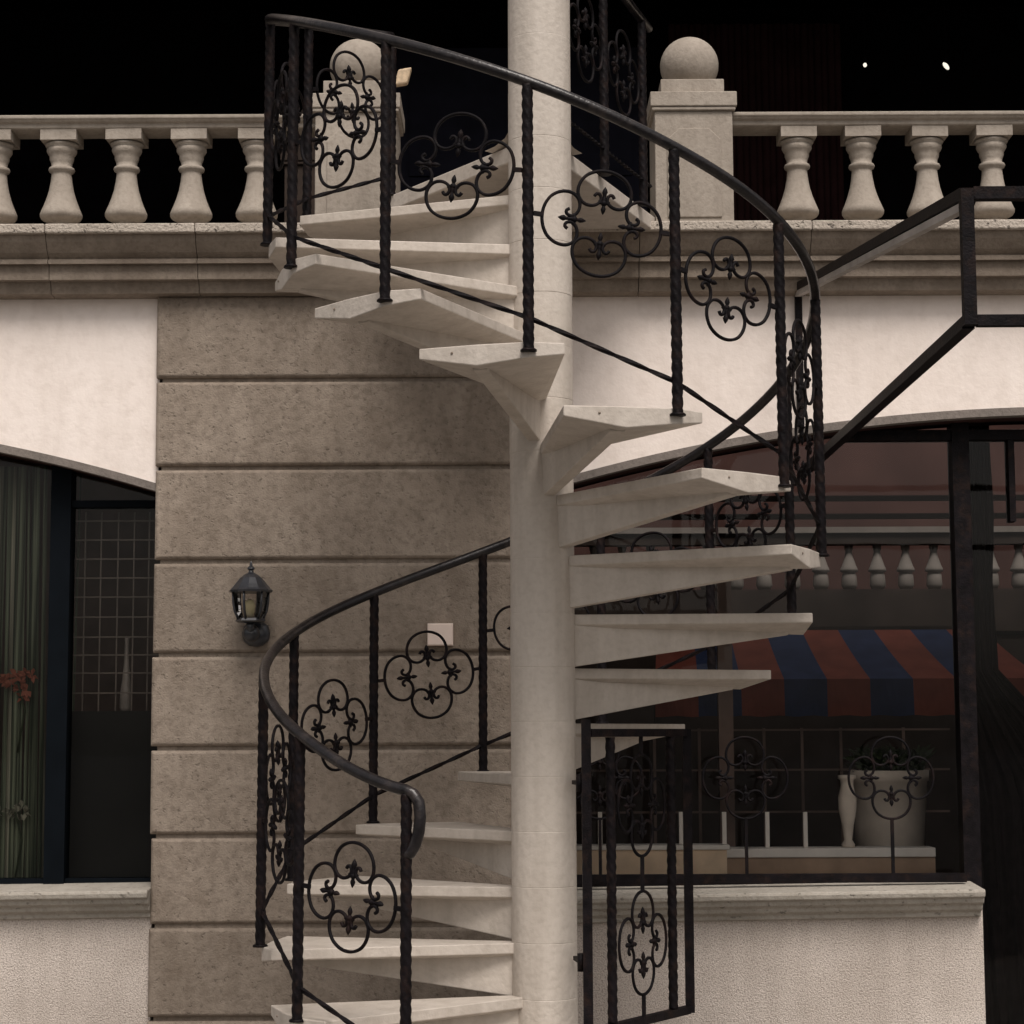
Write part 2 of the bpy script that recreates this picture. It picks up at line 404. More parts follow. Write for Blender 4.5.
# landing: the last step, carried back to the balcony ledge
ZL = 17*H + TOP
def lp(deg, Y):                  # where a ray from the column meets y = Y
    t = radians(deg); return (Y*-sin(t)/-cos(t), Y)
l = MB()
LY = 1.16
le, re = lp(137.5, LY), (.50, LY)
poly = [(-.085,.07), (.07,.085), (re[0], re[1]), (le[0]+.36, LY), (le[0]+.36, 1.02), (-.56+.0, .80), (-.30, .46)]
poly = [(-.085,.07), (.07,.085), (.505, LY), (-.60, LY), (-.60, .80)]
l.prism(poly[::-1] if False else poly, ZL-.062, ZL)
o = obj('landing_slab', l, M['paint'], stair); bevel(o, .005)
l = MB()
l.lathe([(RC-.004, .17), (RC+.006, .11), (RC+.022, .065), (RC+.052, .03), (RC+.10, .008), (RC+.15, .0005)][::-1], (0,0,ZL), 20, radians(52), radians(140), cap=False)
obj('landing_fillet', l, M['paint'], stair)
l = MB()
l.prism([(-.028,.05), (.028,.05), (.06,1.14), (-.06,1.14)], ZL-.16, ZL-.064)
obj('support_rib', l, M['paint'], stair)

# handrail
RZ = {0:.926,1:1.100,2:1.298,3:1.475,4:1.650,5:1.828,6:2.018,7:2.22,8:2.43,9:2.625,10:2.79,11:2.955,12:3.142,13:3.330,14:3.515,15:3.685,16:3.835,17:3.915}
def rail_z(k):
    k = max(0, min(17, k)); i = min(int(k), 16); f = k - i
    p0, p1, p2, p3 = RZ[max(i-1,0)], RZ[i], RZ[i+1], RZ[min(i+2,17)]
    return .5*((2*p1) + (-p0+p2)*f + (2*p0-5*p1+4*p2-p3)*f*f + (-p0+3*p1-3*p2+p3)*f**3)
pts = [pol(RP, radians(d), zz) for d, zz in ((26.9,.722),(25.6,.735),(24.6,.762),(23.9,.80),(23.6,.845),(23.9,.89),(25.0,.916))]
k = 0.0
while k <= 17.001:
    pts.append(pol(RP, th(k), rail_z(k))); k += .1
r = MB(); r.tube(pts, .0185, 12)
obj('handrail', r, M['rail'], stair)

# twisted lower rail
pts = []; k = 0.0
lowz = lambda k: k*H + .105 + (.015 if 1.5 < k < 2.6 else 0)
while k <= 17.001:
    # straight runs from post to post
    i = min(int(k), 16); f = k-i
    a, b = pol(RP, th(i), lowz(i)), pol(RP, th(i+1), lowz(i+1))
    pts.append(tuple(a[q]*(1-f)+b[q]*f for q in range(3))); k += .05
r = MB(); r.tube(pts, .0085, 4, square=True, twist=75, smooth=False)
obj('lower_rail', r, M['iron_thin'], stair)

def twisted_post(p0, p1, w=.0172, turn=.15, foot=True, axis_ang=0):
    s = MB(); p0, p1 = Vector(p0), Vector(p1); L = (p1-p0).length
    n = max(8, int(L/.0065)); P = []
    for i in range(n+1): P.append(p0.lerp(p1, i/n))
    s.tube(P, w, 16, twist=2*pi/turn, lobes=.085)
    if foot:
        x, y, z = p0; s.lathe([(.026,0),(.026,.006),(.022,.009)], (x,y,z-.003), 10)
    return s
for k in range(0, 18):
    zb = k*H if k < 17 else ZL
    b = pol(RP+.004, th(k), zb); t = pol(RP, th(k), rail_z(k)-.01)
    lean = .012*sin(th(k))
    obj('baluster_post', twisted_post(b, t), M['iron'], stair)

# quatrefoil scroll panels: four C scrolls, each holding a fleur-de-lis
HALF = [(.034,.082),(.027,.091),(.016,.089),(.0105,.077),(.0145,.064),(.030,.053),(.052,.050),(.074,.058),(.0885,.077),(.091,.099),(.084,.123),(.067,.145),(.043,.159),(.020,.1655),(0,.167)]
def smooth_path(ps, n=3):
    out = []
    for i in range(len(ps)-1):
        p0, p1, p2, p3 = ps[max(i-1,0)], ps[i], ps[i+1], ps[min(i+2,len(ps)-1)]
        for j in range(n):
            f = j/n
            out.append(tuple(.5*((2*p1[q])+(-p0[q]+p2[q])*f+(2*p0[q]-5*p1[q]+4*p2[q]-p3[q])*f*f+(-p0[q]+3*p1[q]-3*p2[q]+p3[q])*f**3) for q in range(2)))
    out.append(ps[-1]); return out
C_PATH = smooth_path(HALF + [(-u, v) for u, v in HALF[:-1][::-1]])
def place2d(u, v, q):            # lobe q = 0 bottom, 1 right, 2 top, 3 left
    v += .026 if q in (1, 3) else .003
    u *= .95
    return [(u, -v), (v, u), (-u, v), (-v, -u)][q]
def scroll_meshes(sx=1.0, sz=1.0, stub=.0, rod=None):
    s = MB()
    for q in range(4):
        s.tube([(place2d(u,v,q)[0]*sx, 0, place2d(u,v,q)[1]*sz) for u, v in C_PATH], .0058, 6, flat=1.0)
    if stub:
        for sg in (-1, 1):
            s.bar((sg*.19*sx,0,0), (sg*(.19*sx+stub),0,0), .013)
    if rod: 
        for a, b in rod: s.bar((0,0,a),(0,0,b), .012)
    fl = []
    for q in range(4):
        f = MB()
        def P(u, v): x, z = place2d(u, v, q); return (x*sx, 0, z*sz)
        axis = [P(0, .026+.09*i/10) for i in range(11)]
        rv = [.25, 1.1, 1.5, .9, .8, 1.5, .9, 1.0, 1.7, 1.2, .2]
        f.tube(axis, .0058, 6, rv=rv)
        f.tube([P(-.020,.066), P(-.008,.063), P(0,.063), P(.008,.063), P(.020,.066)], .0056, 6)
        f.sphere(P(0,.063), .0105, 8, 6)
        fl.append(f)
    return s, fl
chord = 2*RP*sin(STEP/2)
sm, fl = scroll_meshes(1.0, 1.0, stub=chord/2-.19-.016)
sm = sm.mesh('scroll_panel', M['iron_thin']); fl = [f.mesh('fleur_de_lis', M['iron_thin']) for f in fl]
POFF = {0:.008, 2:.0, 3:-.018, 4:-.015, 9:.03, 10:.042, 11:.022, 12:.022, 13:.008, 14:-.01, 15:-.01, 16:-.015}
def put_panel(parent, mid, ang, tilt=0, meshes=(sm, fl)):
    base = worigin(parent)
    o = bpy.data.objects.new('scroll_panel', meshes[0]); COL.objects.link(o); o.parent = parent
    o.location = tuple(mid[i]-base[i] for i in range(3)); o.rotation_euler = (0, tilt, ang)
    for m in meshes[1]:
        c_ = bpy.data.objects.new('fleur_de_lis', m); COL.objects.link(c_); c_.parent = o
    return o
for k in range(0, 17):
    a, b = pol(RP, th(k), 0), pol(RP, th(k+1), 0)
    ang = atan2(b[1]-a[1], b[0]-a[0])
    mid = ((a[0]+b[0])/2, (a[1]+b[1])/2, (k+.5)*H + .49 + POFF.get(k, 0) + random.uniform(-.004,.004))
    put_panel(stair, mid, ang + pi, tilt=.13+random.uniform(-.03,.03))

# railing along the right side of the landing
q0, q1 = (.115, .13), (.475, 1.03)
def lr(f, z): return (q0[0]+(q1[0]-q0[0])*f, q0[1]+(q1[1]-q0[1])*f, z)
r = MB(); r.tube([lr(-.08, ZL+.86), lr(0, ZL+.86), lr(.5, ZL+.815), lr(1.0, ZL+.775)], .0185, 8); obj('handrail', r, M['rail'], stair)
r = MB(); r.tube([lr(i/24, ZL+.10) for i in range(25)], .0085, 4, square=True, twist=75, smooth=False); obj('lower_rail', r, M['iron_thin'], stair)
for f in (.40, .90):
    obj('baluster_post', twisted_post(lr(f, ZL), lr(f, ZL+.855-.085*f)), M['iron'], stair)
ang = atan2(q1[1]-q0[1], q1[0]-q0[0])
for f in (.185, .65): put_panel(stair, lr(f, ZL+.48), ang)

# ------------------------------------------------------------------ gate at the foot of the stair
gA, gB = (.142, -.235), (.535, .36)
gate = thing('iron_gate', 'black wrought iron gate with scrollwork hanging open beside the foot of the column', 'gate', (gA[0], gA[1], .095))
gL = sqrt((gB[0]-gA[0])**2+(gB[1]-gA[1])**2)
def gp(f, z): return (gA[0]+(gB[0]-gA[0])*f, gA[1]+(gB[1]-gA[1])*f, z)
gz0, gz1 = .098, 1.10
s = MB()
s.bar(gp(0, gz0-.03), gp(0, gz1+.045), .032); s.bar(gp(1, gz0-.012), gp(1, gz1+.012), .032)
s.bar(gp(.024, gz0), gp(.977, gz0), .028); s.bar(gp(.024, gz1), gp(.977, gz1), .028)
o = obj('frame', s, M['iron'], gate)
for f in (.225, .825): obj('twisted_bar', twisted_post(gp(f, gz0+.015), gp(f, gz1-.015), .0165, foot=False), M['iron'], gate)
mid_f = .525
gs, gf = scroll_meshes(.86, 1.05)
gm = (gs.mesh('scroll_panel', M['iron_thin']), [f.mesh('fleur_de_lis', M['iron_thin']) for f in gf])
gang = atan2(gB[1]-gA[1], gB[0]-gA[0])
put_panel(gate, gp(mid_f, .365), gang, meshes=gm); put_panel(gate, gp(mid_f, .845), gang, meshes=gm)
s = MB(); s.bar(gp(mid_f, gz0+.014), gp(mid_f, .365-.175), .014); s.bar(gp(mid_f, .365+.175), gp(mid_f, .845-.175), .014); s.bar(gp(mid_f, .845+.175), gp(mid_f, gz1-.014), .014)
obj('centre_rod', s, M['iron_thin'], gate)
for zz in (.3, .9):
    s = MB(); s.lathe([(.013,0),(.013,.06)], (gA[0]-.022, gA[1]+.02, zz), 8); s.bar((gA[0]-.02, gA[1]+.03, zz+.03), (.104, -.075, zz+.03), .014)
    obj('hinge', s, M['iron'], gate)

# ------------------------------------------------------------------ the building
PF, WF, GL = 1.30, 1.34, 1.53     # pilaster face, wall face, glass plane
bld = thing('building', 'old two storey facade of stone blocks and white arches with shop windows behind the stair', 'building', (0,1.34,GROUND))
XL0, XR1 = -6.2, 6.0
pl = X(153, 640, PF); pr = .075
# pilaster of rusticated blocks
joints = [292, 378.5, 466.5, 560, 653.5, 747, 835, 925, 1018]
zs = [Z(330, j, PF) for j in joints]
while zs[-1] - .39 > GROUND: zs.append(zs[-1]-.385)
zs.append(GROUND)
s = MB()
for i in range(len(zs)-1):
    a, b = zs[i+1], zs[i]
    if b-a < .03: continue
    x0, x1 = pl, pr
    jit = random.uniform(-.003, .003); tone = random.choice((0,0,1,2))
    s.cbox(x0+random.uniform(-.006,.006), x1, PF+jit, PF+.07, a+.006, b-.012, .011, tone)
s.box(pl+.02, pr-.02, PF+.022, PF+.09, GROUND, zs[0]+.1)
o = obj('pilaster', s, [M['stone'], M['stone_pale'], M['stone_dark']], bld); bevel(o, .003, 1)

# cornice under the balcony
zt = Z(900, 219.5, 1.10)
yz = [(1.10, zt), (1.10, Z(900,229,1.10)), (1.125, Z(900,230,1.125)), (1.135, Z(900,238,1.135)), (1.165, Z(900,249,1.165)), (1.19, Z(900,255,1.19)), (1.175, Z(900,256.5,1.175)), (1.175, Z(900,260,1.175)), (1.20, Z(900,261,1.20)), (1.205, Z(900,276,1.205)), (1.235, Z(900,278,1.235)), (1.25, Z(900,290,1.25)), (1.42, Z(900,292,1.25)), (1.42, zt-.03), (1.102, zt-.03)]
zc_bot = Z(900, 292, 1.25)
prof = yz[2:-1] + [(1.127, zt-.03)]
s = MB()
xs = [XL0, X(45,245,1.12), X(195,245,1.12), X(640,245,1.12), X(812,245,1.12), 2.6, XR1]
for a, b in zip(xs, xs[1:]): s.extrude_x(prof, a+.0016, b-.0016)
obj('cornice', s, M['cornice'], bld)
s = MB()
for a, b in zip(xs, xs[1:]): s.box(a+.001, b-.001, 1.10, 1.62, yz[1][1], zt)
o = obj('ledge', s, M['ledge'], bld); bevel(o, .006)
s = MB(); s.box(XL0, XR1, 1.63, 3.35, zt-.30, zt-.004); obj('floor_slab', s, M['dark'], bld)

# white arched wall panels
def arch_panel(xe, sgn, far, zedge, zapex, name):
    """wall between the arch and the cornice. xe: springing edge by the pilaster, sgn: direction away from it"""
    half = 2.205; sag = zapex - zedge
    Rr = half*half/(2*sag) + sag/2
    n = 40; lo = []
    for i in range(n+1):
        d = half*2*i/n
        zz = zapex - (Rr - sqrt(Rr*Rr - (half-d)**2))
        lo.append((xe + sgn*d, zz))
    m = MB(); e = MB(); so = MB()
    zt_ = zc_bot + .03
    for (xa, za), (xb, zb) in zip(lo, lo[1:]):
        q = [(xa, za), (xb, zb), (xb, zt_), (xa, zt_)]
        n0 = m.add([(x, WF, z_) for x, z_ in q]); m.face([n0+i for i in ((0,1,2,3) if sgn > 0 else (3,2,1,0))])
        # raised edge band of the arch and the soffit behind it
        w = .034
        q = [(xa, za-w), (xb, zb-w), (xb, zb), (xa, za)]
        n0 = e.add([(x, WF-.012, z_) for x, z_ in q] + [(x, WF+.05, z_) for x, z_ in q])
        for f in ((0,1,2,3),(4,5,1,0),(3,2,6,7)): e.face([n0+i for i in (f if sgn > 0 else f[::-1])])
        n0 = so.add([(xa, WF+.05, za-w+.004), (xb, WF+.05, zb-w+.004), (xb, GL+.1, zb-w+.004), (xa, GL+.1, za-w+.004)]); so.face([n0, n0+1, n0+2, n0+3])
    # pier at the far side
    xa = xe + sgn*half*2
    if abs(far) > abs(xa):
        m.box(min(xa, far), max(xa, far), WF, WF+.1, GROUND, zt_)
    obj('wall_panel', m, M['white'], bld); obj('arch_edge', e, M['arch'], bld); obj('arch_soffit', so, M['soffit'], bld)
    return lo
zeR, zaR = Z(575, 480.5, WF), Z(1024, 407, WF)
loR = arch_panel(pr-.005, 1, XR1, zeR, zaR, 'right')
zeL, zaL = Z(155, 484, WF), Z(155, 407, WF)
loL = arch_panel(pl+.005, -1, XL0, zeL, zaL, 'left')

# dado walls with sills
xd = X(984, 960, WF)
zsr = Z(780, 893, 1.22)
s = MB(); s.box(pr-.005, xd, WF, GL+.05, GROUND, zsr-.08)
obj('dado_wall', s, M['stucco'], bld)
s = MB(); zsl = Z(70, 896, 1.24)
s.box(-5.9, pl+.005, WF, GL+.05, GROUND, zsl-.08); obj('dado_wall', s, M['stucco'], bld)
def sill_prof(zt_, y0): return [(y0, zt_), (y0-.004, zt_-.012), (y0, zt_-.030), (y0+.02, zt_-.036), (y0+.024, zt_-.055), (y0+.05, zt_-.066), (y0+.055, zt_-.084), (y0+.085, zt_-.098), (y0+.085, zt_-.115), (WF+.004, zt_-.122), (GL+.05, zt_-.122), (GL+.05, zt_+.02)]

def window(label, sill_x0, sill_x1, zt_, y0, slope):
    w = bpy.data.objects.new('window', None); COL.objects.link(w); w.parent = bld; w.location = (0, GL-1.34, 0); w['label'] = label
    s = MB(); s.extrude_x(sill_prof(zt_, y0), sill_x0, sill_x1)
    for i, v in enumerate(s.v): s.v[i] = (v[0], v[1], v[2] + slope*(v[0]-(sill_x0+sill_x1)/2))
    o = obj('sill', s, M['sill'], w); bevel(o, .004)
    return w
wr = window('wide shop window under the right arch with iron scroll guard', pr-.003, xd-.012, zsr, 1.225, .012)
wl = window('tall dark framed window under the left arch', -5.9, pl+.003, zsl, 1.235, .010)

def arch_z(lo, x):
    for (xa, za), (xb, zb) in zip(lo, lo[1:]):
        if min(xa, xb) <= x <= max(xa, xb): return za + (zb-za)*(x-xa)/(xb-xa)
    return lo[0][1]
# --- right window frame, panes
s = MB()
xm0, xm1 = X(956, 650, GL), X(973, 650, GL)
s.box(xm0, xm1, GL-.04, GL+.06, GROUND, 2.9)
s.box(pr+.0, pr+.05, GL-.03, GL+.05, zsr-.05, 2.4)
zf = Z(780, 881, GL); s.box(pr+.051, xm0-.001, GL-.03, GL+.05, zf-.06, zf+.012)
zb0, zb1 = Z(900, 441, GL), Z(900, 431, GL)
s.box(X(845,436,GL), xm0-.001, GL-.03, GL+.05, zb0, zb1); s.box(xm1+.001, 4.4, GL-.03, GL+.05, zb0, zb1)
s.box(X(1009,520,GL), X(1015,520,GL), GL-.026, GL+.045, Z(1010,522,GL), zb0-.001)
obj('frame', s, M['iron'], wr)
def pane(lo, x0, x1, z0, w):
    s = MB(); n = 24
    xs_ = [x0+(x1-x0)*i/n for i in range(n+1)]
    poly = [(x0, z0), (x1, z0)] + [(x, arch_z(lo, x)+.02) for x in xs_[::-1]]
    n0 = s.add([(x, GL, z_) for x, z_ in poly]); s.face([n0+i for i in range(len(poly))])
    return obj('pane', s, M['glass'], w)
pane(loR, pr+.02, xm0+.01, zf-.03, wr); pane(loR, xm1-.01, 4.35, GROUND+.1, wr)
# iron scroll guard standing on the sill
guard = thing('window_guard', 'black iron guard of scrolls on thin stems along the right window sill', 'window guard', (1.0, 1.38, zsr))
GY = 1.40
s = MB(); zg0, zg1 = Z(780, 880, GY), Z(780, 769, GY)
s.box(pr+.02, xd-.05, GY-.012, GY+.012, zg0-.012, zg0+.026); obj('bottom_bar', s, M['iron'], guard)
for px in (600, 746, 892):
    xg = X(px, 820, GY)
    zc_ = Z(px, 820, GY) + .175
    mm = scroll_meshes(.92, 1.0)
    o = put_panel(guard, (xg, GY, zc_), 0, meshes=(mm[0].mesh('scroll_panel', M['iron_thin']), [f.mesh('fleur_de_lis', M['iron_thin']) for f in mm[1]]))
    s = MB(); s.bar((xg, GY, zg0+.012), (xg, GY, zc_-.166), .013); obj('stem', s, M['iron_thin'], guard)

# --- left window frame, panes, grille
s = MB()
xa, xb = X(50,680,GL), X(70,680,GL)
zfl = Z(70, 881, GL)
s.box(xa, xb, GL-.05, GL+.05, zfl-.06, 2.6)
s.box(xb+.001, pl+.06, GL-.03, GL+.05, Z(110,508,GL), Z(110,501,GL))
s.box(pl-.004, pl+.05, GL-.031, GL+.051, zfl-.06, Z(110,508,GL)-.001)
s.box(-5.5, xa-.001, GL-.03, GL+.05, zfl-.06, zfl+.012); s.box(xb+.001, pl-.005, GL-.03, GL+.05, zfl-.06, zfl+.012)
s.box(-3.6, -3.52, GL-.05, GL+.05, zfl-.06, 2.6)
obj('frame', s, M['frame'], wl)
pane(loL, -5.4, xa+.01, zfl-.03, wl); pane(loL, xb-.01, pl+.03, zfl-.03, wl)
s = MB(); gy = GL+.10
zg = [Z(110, y, gy) for y in (521, 540, 559, 578, 597, 617, 637, 655, 673, 693)]
x0g, x1g = X(64,600,gy), pl+.05
for q in zg: s.box(x0g, x1g, gy, gy+.004, q-.003, q+.003)
for px in (84, 100, 117, 133, 148): s.box(X(px,600,gy)-.003, X(px,600,gy)+.003, gy+.0045, gy+.009, Z(110,711,gy), Z(110,512,gy))
obj('wire_grille', s, M['grille'], wl)
s = MB(); s.box(x0g, x1g, GL+.06, GL+.085, zfl, Z(110, 711, GL+.06)); obj('lower_panel', s, M['panel'], wl)

# rooms behind the windows, upper loggia
s = MB()
s.box(-5.9, pl-.0, 2.75, 2.85, GROUND, zt-.31)            # left room back wall
s.box(pl+.08, pl+.18, GL+.11, 2.74, GROUND, zt-.31)
s.box(-6.0, -5.9, WF+.11, 2.74, GROUND, zt-.31)
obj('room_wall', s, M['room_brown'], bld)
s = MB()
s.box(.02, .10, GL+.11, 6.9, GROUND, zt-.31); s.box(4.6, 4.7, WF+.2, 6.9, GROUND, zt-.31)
obj('room_wall', s, M['back_dark'], bld)
s = MB(); s.box(-5.9, 4.7, 1.31, 7.1, GROUND-.03, GROUND+.004); obj('room_floor', s, M['back_dark'], bld)
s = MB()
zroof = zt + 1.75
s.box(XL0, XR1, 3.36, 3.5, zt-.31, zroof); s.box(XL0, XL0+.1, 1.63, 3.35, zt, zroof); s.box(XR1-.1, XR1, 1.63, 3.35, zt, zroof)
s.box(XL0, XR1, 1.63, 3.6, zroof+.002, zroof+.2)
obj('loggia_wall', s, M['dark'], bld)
s = MB()
xo0, xo1 = -.72, .62
for i in range(2):
    a = xo0 + (xo1-xo0)*i/2; b = a+(xo1-xo0)/2-.006
    s.box(a, b, 3.26, 3.30, zt, zt+1.5)
    for zz in (zt+.12, zt+.8): s.box(a+.08, b-.08, 3.245, 3.262, zz, zz+.55)
o = obj('door', s, M['dark_blue'], bld)
s = MB()
for i in range(26):
    x = .75+.035*i; s.lathe([(.022,0),(.02,1.6)], (x, 3.2+.012*(i % 2), zt), 8, cap=False)
obj('curtain', s, M['dark_red'], bld)
s = MB(); s.box(XL0, XR1, 1.36, 1.62, zroof+.002, zroof+1.4); obj('upper_wall', s, M['white'], bld)
s = MB(); s.box(XL0-.02, XR1+.02, 1.26, 1.359, zroof+.1, zroof+.32); obj('upper_cornice', s, M['cornice'], bld)
s = MB(); s.box(XL0, XR1, 3.61, 3.66, zt-.31, zroof+1.4); obj('rear_wall', s, M['back_dark'], bld)

# ------------------------------------------------------------------ balustrades on the ledge
BY = 1.25                       # baluster axis
def balustrade(label, x0, x1, bxs, zfoot, zr0, zr1, slope=0):
    t = thing('balustrade', label, 'balustrade', ((x0+x1)/2, BY, zfoot), 'balustrades on the balcony ledge')
    s = MB()
    hr = zr1-zr0
    prof = [(BY-.105, zr1), (BY-.105, zr1-.30*hr), (BY-.098, zr1-.36*hr), (BY-.092, zr1-.52*hr), (BY-.078, zr1-.6*hr), (BY-.078, zr1-.92*hr), (BY-.07, zr0), (BY+.07, zr0), (BY+.078, zr1-.92*hr), (BY+.078, zr1-.6*hr), (BY+.105, zr1-.3*hr), (BY+.105, zr1)]
    s.extrude_x(prof, x0, x1); o = obj('top_rail', s, M['cast'], t); bevel(o, .004)
    hgt = zr0 - zfoot
    # profile measured from the photo: (half width px, fraction of height from top)
    P = [(24,1.0),(39,.985),(53,.955),(57,.93),(57.5,.90),(54,.865),(48,.81),(41,.735),(34,.64),(29.5,.54),(27.5,.465),(27.5,.44),(34,.425),(36,.405),(34,.385),(27.5,.37),(29,.33),(33,.29),(33.5,.25),(37,.235),(41,.205),(41,.18),(38,.165),(44,.15),(46,.125)]
    sc = .00136
    ft = .034     # low round foot mostly hidden behind the ledge edge
    s = MB(); s.lathe([(.055, 0)] + [(w*sc*1.14, ft+(hgt-ft)*(1-f)) for w, f in P], (0,0,0), 32)
    a = 50*sc*1.12; s.box(-a, a, -a, a, hgt*.895, hgt-.0005)
    me = s.mesh('baluster', M['cast'])
    for x in bxs:
        o = bpy.data.objects.new('baluster', me); COL.objects.link(o); o.parent = t
        o.location = (x-(x0+x1)/2, random.uniform(-.004,.004), random.uniform(-.0006,.0006)); o.rotation_euler = (0, random.uniform(-.008,.008), random.uniform(-.03,.03))
    return t
zr1 = Z(880, 111, BY-.105); zr0 = Z(880, 125, BY-.08)
sp = X(127,175,BY)-X(62,175,BY)
bl = [X(62,175,BY)+sp*i for i in range(-8, 4)]
br = [X(797,170,BY)+sp*i for i in range(0, 14)]
xpl0, xpl1 = X(315,150,1.13), X(396,150,1.13)
xpr0, xpr1 = X(655,150,1.13), X(733,150,1.13)
balustrade('pale stone balustrade on the ledge to the left of the stair', -5.3, xpl0-.002, [b for b in bl if b < xpl0-.05], zt+.0015, zr0, zr1)
balustrade('pale stone balustrade on the ledge to the right of the stair', xpr1+.002, 5.2, br, zt+.0015, zr0, zr1)

def pedestal(label, x0, x1, y0, zc0, group=None, mat=None, far=False):
    mat = mat or M['cast']
    cx_ = (x0+x1)/2; w = x1-x0; cy = y0 + w/2
    t = thing('pedestal', label, 'pedestal', (cx_, cy, zt), group)
    s = MB()
    s.box(x0, x1, y0, y0+w, zt+.0015, zc0)
    # raised panel with clipped corners on the front
    a0, a1, b0, b1, cc = x0+.05, x1-.05, zt+.02, zc0-.075, .05
    s.prism_xz([(a0,b0),(a1,b0),(a1,b1-cc),(a1-cc,b1),(a0+cc,b1),(a0,b1-cc)], y0-.007, y0+.003)
    o = obj('shaft', s, mat, t); bevel(o, .004)
    s = MB(); s.box(x0-.012, x1+.012, y0-.014, y0+w+.014, zc0+.001, zc0+.016); s.box(x0-.018, x1+.018, y0-.02, y0+w+.02, zc0+.017, zc0+.080); s.box(x0+.03, x1-.03, y0+.03, y0+w-.03, zc0+.081, zc0+.150)
    o = obj('cap', s, mat, t); bevel(o, .004)
    s = MB(); r_ = .126; s.sphere((cx_, cy, zc0+.150+.100), r_, 32, 20, .98)
    obj('ball_finial', s, mat, t)
    return t
zcap = Z(690, 111, 1.13)
pedestal('square pedestal with stone ball finial left of the stair opening, behind the iron scrolls', xpl0, xpl1, 1.13, zcap, 'ball topped pedestals')
pedestal('square pedestal with stone ball finial to the right of the white column', xpr0, xpr1, 1.13, zcap, 'ball topped pedestals')
w_ = xpl1-xpl0
pedestal('rear pedestal coloured dark for shade, its ball peeping out behind the left ball finial', X(287,100,2.0), X(287,100,2.0)+w_, 1.92, zcap-.0, 'ball topped pedestals', M['back_dark'])  # shade put into the colour: darker material than the other pedestals

# ------------------------------------------------------------------ small things on the facade
# wall lantern
lx, _, lz = at(251, 600, 1.18)
lan = thing('wall_lantern', 'black wall lantern with glass panes on the stone pilaster', 'lantern', (lx, PF, Z(256,634,PF)))
LY_ = 1.17
bx, bz = X(257, 634, PF), Z(257, 634, PF)
s = MB()
s.lathe([(.004,-.055),(.03,-.05),(.052,-.032),(.06,0),(.052,.032),(.03,.05),(.004,.055)], (0,0,0), 20)
s.v = [(x+bx, PF-.03+y*.55, z+bz) for x, y, z in s.v]
obj('back_plate', s, M['lamp_iron'], lan)
zl = lambda y: Z(251, y, LY_)
s = MB(); s.tube([(bx,PF-.04,bz), (bx,PF-.08,bz-.01), (lx,LY_+.02,zl(634)), (lx,LY_,zl(627)), (lx,LY_,zl(622))], .017, 10); s.sphere((lx,LY_+.03,zl(633)), .036, 14, 10)
obj('arm', s, M['lamp_iron'], lan)
s = MB()
s.lathe([(.052, zl(622.5)), (.062, zl(621)), (.058, zl(618.5)), (.04, zl(618))], (lx,LY_,0), 6, smooth=False)
for i in range(6):
    a = 2*pi*i/6 + .26
    P_ = [(lx+r_*cos(a), LY_+r_*sin(a), zl(y)) for r_, y in ((.052,619),(.066,611),(.072,602),(.074,590))]
    s.tube(P_, .0055, 5)
obj('cage', s, M['lamp_iron'], lan)
s = MB(); s.lathe([(.048, zl(619)), (.062, zl(611)), (.068, zl(602)), (.070, zl(590.5))], (lx,LY_,0), 6, a0=.26, a1=.26+2*pi, smooth=False, cap=False); obj('glass_pane', s, M['lamp_glass'], lan)
s = MB(); s.lathe([(.014, zl(617)), (.02, zl(612)), (.024, zl(606)), (.018, zl(601)), (.006, zl(599))], (lx-.004,LY_,0), 14); obj('bulb', s, M['bulb'], lan)
s = MB(); s.lathe([(.088, zl(592.5)), (.091, zl(590.5)), (.082, zl(588.5)), (.066, zl(584)), (.046, zl(578)), (.03, zl(575)), (.012, zl(572.5)), (.009, zl(570.5)), (.016, zl(569)), (.014, zl(567.5)), (.007, zl(566)), (.005, zl(563)), (.0015, zl(561))], (lx,LY_,0), 12, smooth=False)
obj('roof', s, M['lamp_iron'], lan)

# meter plate on the wall
s = MB(); s.cbox(X(427.5,634,1.27), X(453,634,1.27), 1.262, PF+.004, Z(440,645.5,1.27), Z(440,623.5,1.27), .004)
o = obj('wall_plate', s, M['paper']); tag(o, 'small pinkish white plate fixed to the stone pilaster behind the rail scrolls', 'wall plate')

# pale fitting on the left pedestal
fx, fy, fz = at(403, 77, 1.22)
f_ = thing('light_fitting', 'small pale yellow fitting beside the left ball finial', 'light fitting', (fx-.04, fy, fz-.04))
s = MB(); s.box(fx-.028, fx+.03, fy-.02, fy+.02, fz-.038, fz+.034); s.v = [(x+.25*(z-fz), y, z+.18*(x-fx)) for x, y, z in s.v]
o = obj('lamp_head', s, M['fitting'], f_); bevel(o, .008)
s = MB(); s.tube([(fx-.015,fy,fz), (fx-.06,fy+.02,fz-.0), (fx-.085,fy+.03,fz-.03)], .008, 6); obj('bracket', s, M['lamp_iron'], f_)

